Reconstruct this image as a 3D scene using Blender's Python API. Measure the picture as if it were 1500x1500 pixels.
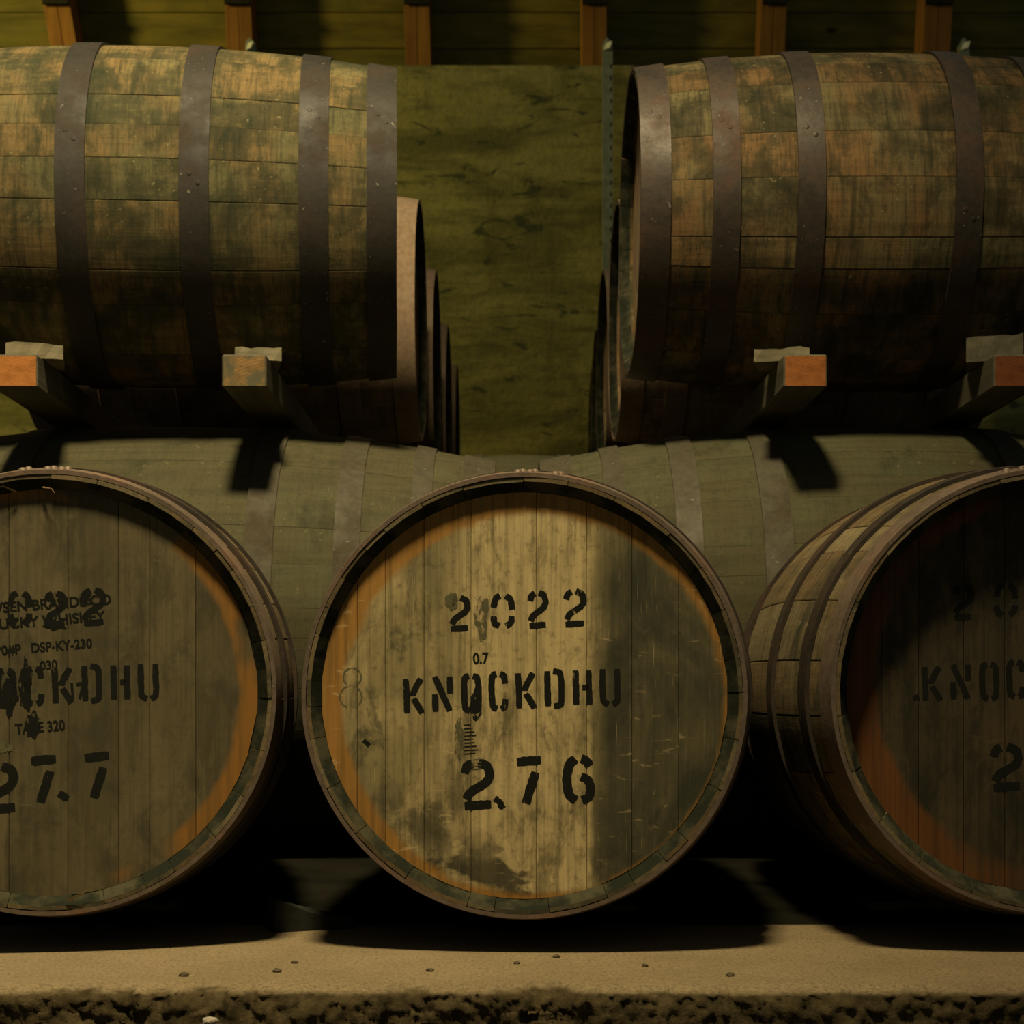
import bpy, math, random
from mathutils import Vector, noise as mnoise

# ------------------------------------------------------------------ clear
for o in list(bpy.data.objects):
    bpy.data.objects.remove(o, do_unlink=True)
SC = bpy.context.scene
COL = SC.collection
R = math.radians
random.seed(7)

# ------------------------------------------------------------------ camera
CAM_H = 0.354
cam = bpy.data.cameras.new('camera')
cam.sensor_width = 36.0
cam.lens = 2358 / 1500 * 36.0
cam.shift_x = 5 / 1500
cam.shift_y = 250 / 1500
cam.clip_start = 0.05
cam.dof.use_dof = True
cam.dof.focus_distance = 2.3
cam.dof.aperture_fstop = 10.0
camo = bpy.data.objects.new('camera', cam)
camo.location = (0, 0, CAM_H)
camo.rotation_euler = (R(90), 0, 0)
COL.objects.link(camo)
SC.camera = camo

# ------------------------------------------------------------------ world, lamps, exposure
world = bpy.data.worlds.new('world')
SC.world = world
world.use_nodes = True
bgn = world.node_tree.nodes['Background']
bgn.inputs[0].default_value = (0.62, 0.66, 0.56, 1)
bgn.inputs[1].default_value = 0.10

def lamp(name, kind, loc, target, energy, color, size=0.3, spot=None, blend=0.5):
    l = bpy.data.lights.new(name, kind)
    l.energy = energy
    l.color = color
    if kind == 'AREA':
        l.shape = 'DISK'
        l.size = size
    else:
        l.shadow_soft_size = size
    if kind == 'SPOT':
        l.spot_size = R(spot)
        l.spot_blend = blend
    o = bpy.data.objects.new(name, l)
    o.location = loc
    d = Vector(target) - Vector(loc)
    o.rotation_euler = d.to_track_quat('-Z', 'Y').to_euler()
    COL.objects.link(o)
    return o

# shaded high-bay lamp over the aisle, its pool falling on the left half of the racking
lamp('aisle_lamp', 'SPOT', (-0.30, 0.95, 4.3), (-1.05, 2.85, 0.8), 1350, (1.0, 0.80, 0.46), 0.24, 76, 1.0)
# lamp at the far left along the back wall
lamp('wall_lamp', 'SPOT', (-4.6, 5.1, 3.9), (-2.6, 7.0, 3.1), 440, (1.0, 0.80, 0.24), 0.22, 92, 1.0)

SC.view_settings.view_transform = 'Standard'
SC.view_settings.look = 'None'
SC.view_settings.gamma = 1.0
SC.view_settings.use_curve_mapping = False
SC.view_settings.exposure = 0.0

# ------------------------------------------------------------------ node helper
class NT:
    def __init__(self, name):
        self.m = bpy.data.materials.new(name)
        self.m.use_nodes = True
        self.t = self.m.node_tree
        self.t.nodes.clear()
        self.out = self.t.nodes.new('ShaderNodeOutputMaterial')
        self._obj = None
    def n(self, typ, **kw):
        nd = self.t.nodes.new(typ)
        for k, v in kw.items():
            setattr(nd, k, v)
        return nd
    def put(self, sock, v):
        if v is None:
            return
        if isinstance(v, bpy.types.NodeSocket):
            self.t.links.new(v, sock)
        elif isinstance(v, (tuple, list)) and len(v) == 3 and sock.type == 'RGBA':
            sock.default_value = (*v, 1)
        else:
            sock.default_value = v
    def obj(self):
        if self._obj is None:
            self._obj = self.n('ShaderNodeTexCoord').outputs['Object']
        return self._obj
    def rand(self):
        return self.n('ShaderNodeObjectInfo').outputs['Random']
    def vmul(self, v, s):
        nd = self.n('ShaderNodeVectorMath', operation='MULTIPLY')
        self.put(nd.inputs[0], v); nd.inputs[1].default_value = s
        return nd.outputs[0]
    def vadd(self, a, b):
        nd = self.n('ShaderNodeVectorMath', operation='ADD')
        self.put(nd.inputs[0], a); self.put(nd.inputs[1], b)
        return nd.outputs[0]
    def comb(self, x, y, z):
        nd = self.n('ShaderNodeCombineXYZ')
        self.put(nd.inputs[0], x); self.put(nd.inputs[1], y); self.put(nd.inputs[2], z)
        return nd.outputs[0]
    def sep(self, v):
        nd = self.n('ShaderNodeSeparateXYZ'); self.put(nd.inputs[0], v)
        return nd.outputs
    def noise(self, v, scale=5, detail=4, rough=0.55, dist=0.0, color=False):
        nd = self.n('ShaderNodeTexNoise')
        self.put(nd.inputs['Vector'], v)
        nd.inputs['Scale'].default_value = scale
        nd.inputs['Detail'].default_value = detail
        nd.inputs['Roughness'].default_value = rough
        nd.inputs['Distortion'].default_value = dist
        return nd.outputs['Color' if color else 'Fac']
    def voro(self, v, scale, rnd=1.0):
        nd = self.n('ShaderNodeTexVoronoi')
        self.put(nd.inputs['Vector'], v)
        nd.inputs['Scale'].default_value = scale
        nd.inputs['Randomness'].default_value = rnd
        return nd.outputs['Distance']
    def math(self, op, a, b=None, c=None):
        nd = self.n('ShaderNodeMath', operation=op)
        self.put(nd.inputs[0], a)
        if b is not None: self.put(nd.inputs[1], b)
        if c is not None: self.put(nd.inputs[2], c)
        return nd.outputs[0]
    def step(self, v, lo, hi, a=0.0, b=1.0):
        nd = self.n('ShaderNodeMapRange', interpolation_type='SMOOTHSTEP')
        self.put(nd.inputs[0], v)
        nd.inputs[1].default_value = lo; nd.inputs[2].default_value = hi
        nd.inputs[3].default_value = a; nd.inputs[4].default_value = b
        return nd.outputs[0]
    def mix(self, f, a, b, mode='MIX'):
        nd = self.n('ShaderNodeMix', data_type='RGBA', blend_type=mode)
        self.put(nd.inputs[0], f); self.put(nd.inputs[6], a); self.put(nd.inputs[7], b)
        return nd.outputs[2]
    def bump(self, h, strength=0.3, dist=0.01):
        nd = self.n('ShaderNodeBump')
        nd.inputs['Strength'].default_value = strength
        nd.inputs['Distance'].default_value = dist
        self.put(nd.inputs['Height'], h)
        return nd.outputs[0]
    def finish(self, color, rough=0.8, metal=0.0, normal=None, spec=0.3, alpha=None):
        b = self.n('ShaderNodeBsdfPrincipled')
        self.put(b.inputs['Base Color'], color)
        self.put(b.inputs['Roughness'], rough)
        self.put(b.inputs['Metallic'], metal)
        b.inputs['Specular IOR Level'].default_value = spec
        if normal is not None: self.put(b.inputs['Normal'], normal)
        if alpha is not None:
            tr = self.n('ShaderNodeBsdfTransparent')
            ms = self.n('ShaderNodeMixShader')
            self.put(ms.inputs[0], alpha)
            self.t.links.new(tr.outputs[0], ms.inputs[1])
            self.t.links.new(b.outputs[0], ms.inputs[2])
            self.t.links.new(ms.outputs[0], self.out.inputs[0])
        else:
            self.t.links.new(b.outputs[0], self.out.inputs[0])
        return self.m

# ------------------------------------------------------------------ materials
def mat_stave(name, light, warm, stain, seed, stain_lo=0.47, stain_hi=0.66, vary=0.3, streak=0.6, fine=0.5):
    k = NT(name)
    o = k.vadd(k.obj(), (seed, seed * 1.7, seed * 0.6))
    rnd = k.rand()
    ro = k.vadd(o, k.comb(k.math('MULTIPLY', rnd, 7.0), k.math('MULTIPLY', rnd, 13.0), 0.0))
    r2 = k.math('FRACT', k.math('MULTIPLY', rnd, 37.3))
    grain = k.noise(k.vmul(ro, (60, 3.0, 60)), 1.0, 5, 0.6)
    tone = k.noise(k.vmul(ro, (1.6, 2.6, 1.6)), 2.6, 5, 0.62)
    c = k.mix(k.step(k.math('MULTIPLY_ADD', r2, 0.16, tone), 0.46, 0.68), light, warm)
    # sooty mould between the hoops, with soft and with ragged borders
    dk = tuple(0.5 * (light[i] * 0.45 + stain[i]) for i in range(3))
    b1 = k.noise(o, 5.5, 7, 0.66, 0.3)
    b2 = k.noise(ro, 9.0, 7, 0.68, 0.5)
    b3 = k.noise(k.vmul(ro, (7, 22, 7)), 1.0, 6, 0.7)
    mm = k.math('ADD', k.math('MULTIPLY', b1, 0.4), k.math('ADD', k.math('MULTIPLY', b2, 0.35), k.math('MULTIPLY', b3, 0.25)))
    c = k.mix(k.step(mm, stain_lo, (stain_lo + stain_hi) / 2, 0.0, 0.75), c, dk)
    c = k.mix(k.step(mm, (stain_lo + stain_hi) / 2 - 0.01, stain_hi, 0.0, 0.85), c, stain)
    # fine saw lines and runs across the staves
    st = k.noise(k.vmul(ro, (5, 60, 5)), 1.0, 4, 0.65)
    st2 = k.noise(k.vmul(ro, (12, 210, 12)), 1.0, 3, 0.6)
    c = k.mix(k.math('MULTIPLY', k.step(st, 0.50, 0.70), streak), c, stain)
    c = k.mix(k.step(st2, 0.45, 0.72, 0.0, fine), c, dk)
    c = k.mix(k.step(grain, 0.36, 0.74, 0.0, 0.35), c, stain)
    hsv = k.n('ShaderNodeHueSaturation')
    k.put(hsv.inputs['Value'], k.math('MULTIPLY_ADD', rnd, vary, 1.0 - vary * 0.5))
    k.put(hsv.inputs['Color'], c)
    c = hsv.outputs[0]
    # speckle and pale scuffs
    sp = k.noise(o, 160, 3, 0.6)
    c = k.mix(k.step(sp, 0.52, 0.72, 0.0, 0.4), c, stain)
    sc = k.noise(o, 105, 2, 0.5)
    sm = k.math('MULTIPLY', k.step(sc, 0.66, 0.74), k.step(k.noise(o, 6, 3), 0.45, 0.62))
    c = k.mix(k.math('MULTIPLY', sm, 0.55), c, (light[0] * 2.0, light[1] * 2.0, light[2] * 2.0))
    h = k.math('ADD', k.math('MULTIPLY', grain, 0.5), k.math('MULTIPLY', st2, 0.5))
    return k.finish(c, 0.85, 0, k.bump(h, 0.35, 0.004), 0.15)

def mat_hoop(name, base, rust, seed, metal=0.35, rough=0.5, rlo=0.45, rhi=0.7):
    k = NT(name)
    o = k.vadd(k.obj(), (seed, seed, seed))
    a = k.noise(o, 9, 7, 0.65)
    b = k.noise(o, 70, 4, 0.6)
    c = k.mix(k.step(a, rlo, rhi), base, rust)
    c = k.mix(k.step(b, 0.35, 0.75, 0.0, 0.5), c, (base[0] * .35, base[1] * .35, base[2] * .35))
    c = k.mix(k.math('MULTIPLY', k.step(b, 0.66, 0.74), 0.5), c, (0.30, 0.26, 0.18))
    rg = k.step(a, 0.3, 0.7, rough - 0.08, rough + 0.25)
    return k.finish(c, rg, metal, k.bump(b, 0.25, 0.002), 0.4)

def mat_head(name, seed, pale, mid, dark, orange, column=None, ringc=(0.012, -0.012), ringr=0.25,
             patchy=0.5, orange_lo=0.0, orange_hi=0.0):
    k = NT(name)
    ob = k.obj()
    o = k.vadd(ob, (seed, 0, seed * 1.3))
    rnd = k.rand()
    ro = k.vadd(o, k.comb(k.math('MULTIPLY', rnd, 9.0), 0.0, k.math('MULTIPLY', rnd, 5.0)))
    x, y, z = k.sep(ob)
    grain = k.noise(k.vmul(ro, (160, 1, 5.0)), 1.0, 5, 0.62)
    fine = k.noise(k.vmul(ro, (420, 1, 14)), 1.0, 3, 0.6)
    blot = k.noise(k.vmul(o, (1.5, 1, 0.85)), 7.0, 7, 0.62, 0.6)
    blot2 = k.noise(k.vmul(o, (1.2, 1, 0.7)), 14.0, 6, 0.65, 0.4)
    # per-board tone
    c = k.mix(rnd, mid, (mid[0] * 0.72, mid[1] * 0.74, mid[2] * 0.76))
    c = k.mix(k.step(blot, 0.40, 0.62, 0.0, patchy), c, pale)
    if column:
        wob = k.math('MULTIPLY_ADD', k.noise(o, 9, 5, 0.6), 0.075, -0.0375)
        xw = k.math('ADD', x, wob)
        xr = k.math('ADD', x, k.math('MULTIPLY', wob, 0.35))
        zw = k.math('ADD', z, k.math('MULTIPLY', wob, 1.3))
        x0, x1, z0, z1 = column
        cm = k.math('MULTIPLY', k.step(xw, x0 - 0.035, x0 + 0.03), k.step(xr, x1 - 0.004, x1 + 0.008, 1, 0))
        cm = k.math('MULTIPLY', cm, k.step(zw, z0 - 0.008, z0 + 0.012))
        cm = k.math('MULTIPLY', cm, k.step(zw, z1 - 0.05, z1 + 0.02, 1, 0))
        cm = k.math('MULTIPLY', cm, k.step(blot2, 0.66, 0.50, 0.35, 1.0))
        # grey-green dirt right of the cleaned band and in the lower left
        dr = k.math('MULTIPLY', k.step(xr, x1 - 0.002, x1 + 0.03),
                    k.step(k.math('ADD', z, k.math('MULTIPLY', xw, -0.9)), 0.02, 0.13, 1.0, 0.28))
        c = k.mix(k.math('MULTIPLY', dr, k.step(blot, 0.3, 0.68, 1.0, 0.72)), c, dark)
        lo = k.math('MULTIPLY', k.step(zw, -0.09, -0.15), k.step(blot2, 0.40, 0.56))
        c = k.mix(k.math('MULTIPLY', lo, 0.72), c, dark)
        c = k.mix(k.math('MULTIPLY', cm, 0.92), c, pale)
        # dark drip marks inside the cleaned band
        dm = k.math('MULTIPLY', k.step(blot2, 0.57, 0.66), k.step(xw, -0.04, -0.09))
        c = k.mix(k.math('MULTIPLY', dm, 0.6), c, dark)
        # sooty drips at the bottom
        bt = k.math('MULTIPLY', k.step(k.noise(k.vmul(o, (1.0, 1, 2.2)), 11, 5, 0.55), 0.50, 0.58), k.step(zw, -0.17, -0.22))
        bt = k.math('MULTIPLY', bt, k.step(x, 0.03, 0.0))
        c = k.mix(k.math('MULTIPLY', bt, 0.85), c, (0.016, 0.018, 0.012))
    else:
        c = k.mix(k.step(blot2, 0.48, 0.66, 0.0, 0.8), c, dark)
    bl3 = k.noise(k.vmul(ro, (2.4, 1, 0.9)), 13.0, 7, 0.7, 0.5)
    c = k.mix(k.step(bl3, 0.47, 0.66, 0.0, 0.66), c, tuple(0.5 * mid[i] * 0.5 + 0.5 * dark[i] for i in range(3)))
    sp3 = k.noise(k.vmul(o, (1.0, 1, 1.0)), 90.0, 4, 0.65)
    c = k.mix(k.step(sp3, 0.50, 0.75, 0.0, 0.45), c, dark)
    # raw orange wood near the croze
    dx = k.math('SUBTRACT', x, ringc[0]); dz = k.math('SUBTRACT', z, ringc[1])
    rr = k.math('SQRT', k.math('ADD', k.math('MULTIPLY', dx, dx), k.math('MULTIPLY', dz, dz)))
    rr = k.math('ADD', rr, k.math('MULTIPLY_ADD', k.noise(o, 16, 4, 0.6), 0.022, -0.011))
    om = k.step(rr, ringr - 0.006, ringr + 0.006)
    om = k.math('MULTIPLY', om, k.step(k.noise(o, 5.0, 3, 0.5), 0.36 + orange_lo, 0.50 + orange_hi))
    c = k.mix(k.math('MULTIPLY', om, 0.92), c, orange)
    # grain and ray flecks
    c = k.mix(k.step(grain, 0.36, 0.74, 0.0, 0.46), c, (dark[0] * .8, dark[1] * .8, dark[2] * .8))
    c = k.mix(k.math('MULTIPLY', k.step(fine, 0.64, 0.78), 0.35), c, (pale[0] * 1.2, pale[1] * 1.2, pale[2] * 1.2))
    ray = k.noise(k.vmul(k.vadd(ro, (0, 0, 3)), (26, 1, 90)), 1.0, 2, 0.5, 1.2)
    c = k.mix(k.math('MULTIPLY', k.math('MULTIPLY', k.step(ray, 0.63, 0.72), k.step(blot, 0.45, 0.6)), 0.4), c, pale)
    return k.finish(c, 0.8, 0, k.bump(grain, 0.3, 0.003), 0.2)

def mat_wood(name, a, b, dark, scale=(30, 2, 30), seed=0.0, knots=0.0, rough=0.8):
    k = NT(name)
    rnd = k.rand()
    o = k.vadd(k.obj(), k.comb(k.math('MULTIPLY_ADD', rnd, 11.0, seed), k.math('MULTIPLY', rnd, 5.0), k.math('MULTIPLY', rnd, 3.0)))
    g = k.noise(k.vmul(o, scale), 1.0, 5, 0.6, 0.3)
    t = k.noise(o, 3.5, 5, 0.6)
    c = k.mix(k.step(t, 0.35, 0.65), a, b)
    c = k.mix(k.step(g, 0.35, 0.75, 0.0, 0.7), c, dark)
    if knots:
        d = k.voro(k.vmul(o, (1.0, 1.0, 1.8)), 2.6, 1.0)
        d = k.math('ADD', d, k.math('MULTIPLY', k.noise(o, 12, 3), 0.06))
        c = k.mix(k.step(d, 0.085, 0.14, knots, 0.0), c, (dark[0] * .25, dark[1] * .25, dark[2] * .25))
    return k.finish(c, rough, 0, k.bump(g, 0.3, 0.004), 0.2)

def mat_endgrain(name, a, b, center, grey=0.0):
    k = NT(name)
    o = k.vadd(k.obj(), tuple(-c for c in center))
    x, y, z = k.sep(o)
    r = k.math('SQRT', k.math('ADD', k.math('MULTIPLY', x, x), k.math('MULTIPLY', z, z)))
    r = k.math('ADD', r, k.math('MULTIPLY', k.noise(o, 18, 3), 0.012))
    w = k.math('SINE', k.math('MULTIPLY', r, 1150.0))
    n = k.noise(o, 60, 4, 0.6)
    c = k.mix(k.step(w, -0.9, 0.9, 0.1, 0.8), a, b)
    c = k.mix(k.step(k.noise(k.vmul(o, (1.0, 1, 2.5)), 26, 4, 0.6), 0.45, 0.65, 0, 0.5), c, (b[0] * .6, b[1] * .6, b[2] * .6))
    c = k.mix(k.step(n, 0.45, 0.75, 0, 0.6), c, (b[0] * .5, b[1] * .5, b[2] * .5))
    if grey:
        c = k.mix(k.step(k.noise(o, 22, 4), 0.42, 0.58, 0, grey), c, (0.07, 0.075, 0.05))
    return k.finish(c, 0.85, 0, k.bump(n, 0.3, 0.002), 0.1)

def mat_paint(name, col, wear=0.62, soft=0.06):
    k = NT(name)
    o = k.obj()
    n = k.noise(k.vmul(o, (1.6, 1, 0.8)), 60, 6, 0.68)
    c = k.mix(k.noise(o, 30, 3), col, (col[0] * 1.7, col[1] * 1.7, col[2] * 1.6))
    return k.finish(c, 0.9, 0, None, 0.05, alpha=k.step(n, wear, wear + soft, 1.0, 0.12))

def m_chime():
    k = NT('dark_chime_oak')  # darker oak on the bevelled inner chime faces
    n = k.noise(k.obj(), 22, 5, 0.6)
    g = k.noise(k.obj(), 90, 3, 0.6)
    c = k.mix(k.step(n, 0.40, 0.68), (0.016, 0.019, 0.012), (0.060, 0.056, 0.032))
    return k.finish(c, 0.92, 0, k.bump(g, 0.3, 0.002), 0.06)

M = {}
MOULD = (0.020, 0.026, 0.016)
M['stave_front'] = mat_stave('weathered_oak_front', (0.19, 0.155, 0.082), (0.16, 0.11, 0.052), MOULD, 1.3, 0.50, 0.66)
M['stave_warm'] = mat_stave('weathered_oak_upper_left', (0.122, 0.112, 0.050), (0.165, 0.113, 0.045), (0.019, 0.025, 0.013), 4.1, 0.455, 0.60, 0.28, 0.6)
M['stave_dim'] = mat_stave('weathered_oak_upper_right', (0.155, 0.13, 0.06), (0.18, 0.105, 0.042), (0.016, 0.019, 0.010), 8.4, 0.455, 0.60, 0.35, 0.6)
M['stave_row'] = mat_stave('weathered_oak_rows', (0.34, 0.25, 0.14), (0.30, 0.19, 0.09), (0.05, 0.05, 0.032), 2.2, 0.5, 0.7)
M['stave_butt'] = mat_stave('dusty_grey_oak_butt', (0.076, 0.074, 0.038), (0.070, 0.062, 0.031), (0.021, 0.025, 0.014), 5.9, 0.52, 0.74, 0.10, 0.12, 0.2)
M['hoop_dark'] = mat_hoop('dark_steel_hoop', (0.021, 0.018, 0.012), (0.038, 0.025, 0.015), 1.0, 0.05, 0.62)
M['hoop_rust'] = mat_hoop('rusty_steel_hoop', (0.045, 0.036, 0.026), (0.07, 0.038, 0.021), 3.0, 0.3, 0.48)
M['hoop_front'] = mat_hoop('scuffed_rim_hoop', (0.16, 0.12, 0.085), (0.19, 0.11, 0.065), 5.0, 0.25, 0.5)
M['hoop_butt'] = mat_hoop('dusty_butt_hoop', (0.062, 0.055, 0.032), (0.055, 0.043, 0.024), 7.0, 0.1, 0.7)
M['hoop_lit'] = mat_hoop('lamplit_pale_hoop', (0.27, 0.19, 0.115), (0.24, 0.16, 0.095), 4.0, 0.0, 0.75)  # second casks' hoops painted paler to stand in for lamplight
M['hoop_row'] = mat_hoop('brown_worn_hoop', (0.17, 0.12, 0.075), (0.15, 0.095, 0.055), 6.0, 0.0, 0.7)
PALE = (0.58, 0.455, 0.215); MID = (0.30, 0.242, 0.108); DARK = (0.038, 0.040, 0.023); ORANGE = (0.34, 0.165, 0.030)
M['head_mid'] = mat_head('oak_head_cleaned_band', 0.0, PALE, MID, DARK, ORANGE, column=(-0.085, 0.088, -0.258, 0.30), orange_lo=-0.14, orange_hi=-0.12)
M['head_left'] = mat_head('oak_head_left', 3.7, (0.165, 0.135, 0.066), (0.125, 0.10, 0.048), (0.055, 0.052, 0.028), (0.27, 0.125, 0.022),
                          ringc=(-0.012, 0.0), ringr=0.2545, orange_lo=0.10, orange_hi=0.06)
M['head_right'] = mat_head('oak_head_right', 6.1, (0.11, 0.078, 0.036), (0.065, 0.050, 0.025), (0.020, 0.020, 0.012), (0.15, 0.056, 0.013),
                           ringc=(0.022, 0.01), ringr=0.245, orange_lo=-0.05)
M['head_plain'] = mat_head('oak_head_plain', 9.2, (0.55, 0.40, 0.24), (0.45, 0.32, 0.19), (0.16, 0.12, 0.07), (0.45, 0.28, 0.12))  # plain heads painted paler in place of side lamplight
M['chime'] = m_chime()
M['paint'] = mat_paint('black_stencil_paint', (0.010, 0.011, 0.009), 0.60, 0.08)
M['paint_faint'] = mat_paint('faded_ink', (0.085, 0.080, 0.045), 0.46, 0.14)
M['paint_blot'] = mat_paint('black_ink_blot', (0.010, 0.011, 0.009), 0.52, 0.05)
M['beam'] = mat_wood('grey_runner_timber', (0.115, 0.105, 0.065), (0.085, 0.078, 0.05), (0.035, 0.034, 0.022), (40, 2, 40))
M['chock_shade'] = mat_wood('shaded_chock_wood', (0.022, 0.023, 0.017), (0.016, 0.017, 0.012), (0.008, 0.009, 0.006), (8, 40, 40))  # shade on the platform chock, painted in as near-black wood
M['beam_end'] = mat_endgrain('orange_end_grain', (0.37, 0.155, 0.042), (0.33, 0.125, 0.032), (0.05, 0, -0.08))
M['beam_end_red'] = mat_endgrain('less_lit_red_end_grain', (0.29, 0.108, 0.030), (0.24, 0.085, 0.024), (0.05, 0, -0.08))  # redder sawn end, darkened for the weaker light on the right
M['beam_end_dim'] = mat_endgrain('dim_lit_red_end_grain', (0.17, 0.058, 0.022), (0.14, 0.045, 0.017), (0.05, 0, -0.08))  # red sawn end dimmed further where less lamplight reaches
M['beam_end_grey'] = mat_endgrain('greyed_end_grain', (0.24, 0.15, 0.06), (0.17, 0.105, 0.042), (0.05, 0, -0.08), 0.85)
M['chock'] = mat_wood('grey_chock_wood', (0.19, 0.165, 0.10), (0.155, 0.14, 0.088), (0.065, 0.06, 0.036), (8, 40, 40))
M['stud'] = mat_wood('orange_pine_stud', (0.30, 0.14, 0.026), (0.25, 0.11, 0.021), (0.14, 0.062, 0.013), (36, 36, 2.0))
M['plank'] = mat_wood('olive_pine_plank', (0.20, 0.155, 0.024), (0.125, 0.112, 0.022), (0.065, 0.057, 0.010), (3.0, 24, 22), 0, 0.9)
M['splinter'] = mat_wood('torn_wood', (0.42, 0.33, 0.19), (0.36, 0.26, 0.13), (0.2, 0.14, 0.07))

def m_wall():
    k = NT('mouldy_board_marked_concrete')
    o = k.obj()
    n1 = k.noise(k.vmul(o, (0.9, 1, 2.2)), 2.2, 7, 0.64, 0.6)
    n2 = k.noise(k.vmul(o, (1.2, 1, 8)), 3.0, 6, 0.6)
    n3 = k.noise(o, 34, 5, 0.65)
    c = k.mix(k.step(n1, 0.36, 0.64), (0.36, 0.325, 0.11), (0.165, 0.155, 0.055))
    c = k.mix(k.step(n2, 0.48, 0.70, 0, 0.6), c, (0.11, 0.11, 0.046))
    sp = k.noise(k.vmul(o, (1.5, 1, 3.6)), 3.4, 6, 0.62, 1.0)
    c = k.mix(k.step(sp, 0.585, 0.66, 0, 0.85), c, (0.055, 0.068, 0.036))
    vr = k.noise(k.vmul(o, (7.0, 1, 0.8)), 1.0, 5, 0.6)
    c = k.mix(k.step(vr, 0.56, 0.72, 0, 0.55), c, (0.10, 0.085, 0.035))
    c = k.mix(k.step(n3, 0.48, 0.78, 0, 0.45), c, (0.10, 0.10, 0.04))
    # paler patches along the very top of the wall
    x, y, z = k.sep(o)
    tp = k.math('MULTIPLY', k.step(z, WTOP - 0.10, WTOP - 0.03), k.step(k.noise(k.vmul(o, (3, 1, 6)), 2.0, 4), 0.42, 0.6))
    c = k.mix(k.math('MULTIPLY', tp, 0.6), c, (0.42, 0.37, 0.15))
    return k.finish(c, 0.9, 0, k.bump(k.math('ADD', n2, n3), 0.4, 0.012), 0.1)
WY = 7.0
WTOP = CAM_H + (1000 - 95) / 2358 * WY
M['wall'] = m_wall()

def m_floor():
    k = NT('worn_sandy_concrete')
    o = k.obj()
    x, y, z = k.sep(o)
    n1 = k.noise(o, 5.0, 6, 0.6)
    n2 = k.noise(k.vmul(o, (1, 1.0, 1)), 210, 4, 0.7)
    n3 = k.noise(k.vmul(o, (1, 3.0, 1)), 34, 5, 0.65)
    c = k.mix(k.step(n1, 0.35, 0.65), (0.25, 0.195, 0.112), (0.205, 0.16, 0.09))
    c = k.mix(k.step(n2, 0.44, 0.66, 0, 0.75), c, (0.105, 0.08, 0.042))
    c = k.mix(k.step(n2, 0.66, 0.75, 0, 0.8), c, (0.04, 0.033, 0.02))
    c = k.mix(k.step(n3, 0.50, 0.70, 0, 0.4), c, (0.13, 0.096, 0.05))
    c = k.mix(k.step(k.noise(o, 150, 2, 0.5), 0.66, 0.74, 0, 0.6), c, (0.36, 0.29, 0.18))
    # broken front face: dark brown, painted deeper for its poor light
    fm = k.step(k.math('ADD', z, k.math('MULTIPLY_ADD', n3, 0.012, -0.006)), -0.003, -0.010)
    dimface = k.mix(k.step(k.noise(o, 38, 6, 0.7), 0.35, 0.65), (0.038, 0.029, 0.013), (0.085, 0.064, 0.030))
    c = k.mix(fm, c, dimface)
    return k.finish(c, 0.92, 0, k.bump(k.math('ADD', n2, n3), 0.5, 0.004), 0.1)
M['floor'] = m_floor()

def m_simple(name, a, b, scale, rough, metal=0.0):
    k = NT(name)
    n = k.noise(k.obj(), scale, 5, 0.6)
    return k.finish(k.mix(k.step(n, 0.35, 0.65), a, b), rough, metal, k.bump(n, 0.2, 0.003), 0.4 if metal else 0.0)
M['steel'] = m_simple('galvanised_steel', (0.33, 0.35, 0.24), (0.24, 0.26, 0.17), 30, 0.45, 0.35)
M['steel_bright'] = m_simple('bright_cut_steel', (0.75, 0.76, 0.62), (0.6, 0.62, 0.5), 40, 0.35, 0.2)
M['hole'] = m_simple('dark_slot', (0.02, 0.02, 0.015), (0.03, 0.03, 0.02), 20, 0.8)
M['stone'] = m_simple('grit_chip', (0.06, 0.05, 0.03), (0.10, 0.08, 0.05), 60, 0.9)
M['stone_pale'] = m_simple('pale_pebble', (0.42, 0.38, 0.30), (0.34, 0.30, 0.22), 60, 0.8)
M['aisle'] = m_simple('trodden_aisle_floor', (0.16, 0.13, 0.08), (0.12, 0.095, 0.055), 6, 0.98)  # unseen aisle floor, paled to bounce lamplight up at the casks
M['ground'] = m_simple('shaded_earth_floor', (0.014, 0.013, 0.009), (0.009, 0.009, 0.006), 6, 0.98)  # earth painted near-black so the gaps between casks read as shade

# ------------------------------------------------------------------ object helpers
def link(name, verts, faces, mats, parent=None, loc=(0, 0, 0), smooth=False, fmat=None):
    me = bpy.data.meshes.new(name)
    me.from_pydata([tuple(v) for v in verts], [], faces)
    for m in (mats if isinstance(mats, (list, tuple)) else [mats]):
        me.materials.append(m)
    if fmat:
        for p, i in zip(me.polygons, fmat):
            p.material_index = i
    if smooth:
        for p in me.polygons:
            p.use_smooth = True
    me.update()
    o = bpy.data.objects.new(name, me)
    COL.objects.link(o)
    o.location = loc
    if parent is not None:
        o.parent = parent
    return o

def tag(o, label=None, cat=None, group=None, kind=None):
    if label: o['label'] = label
    if cat: o['category'] = cat
    if group: o['group'] = group
    if kind: o['kind'] = kind
    return o

def thing(name, label, cat, loc=(0, 0, 0), rz=0.0, group=None):
    o = bpy.data.objects.new(name, None)
    o.empty_display_size = 0.1
    o.location = loc
    o.rotation_euler = (0, 0, rz)
    COL.objects.link(o)
    return tag(o, label, cat, group)

def auto_smooth(o, ang=35):
    """flat shade only across sharp edges"""
    me = o.data
    for p in me.polygons:
        p.use_smooth = True
    try:
        me.set_sharp_from_angle(angle=R(ang))
    except Exception:
        pass
    return o

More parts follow.
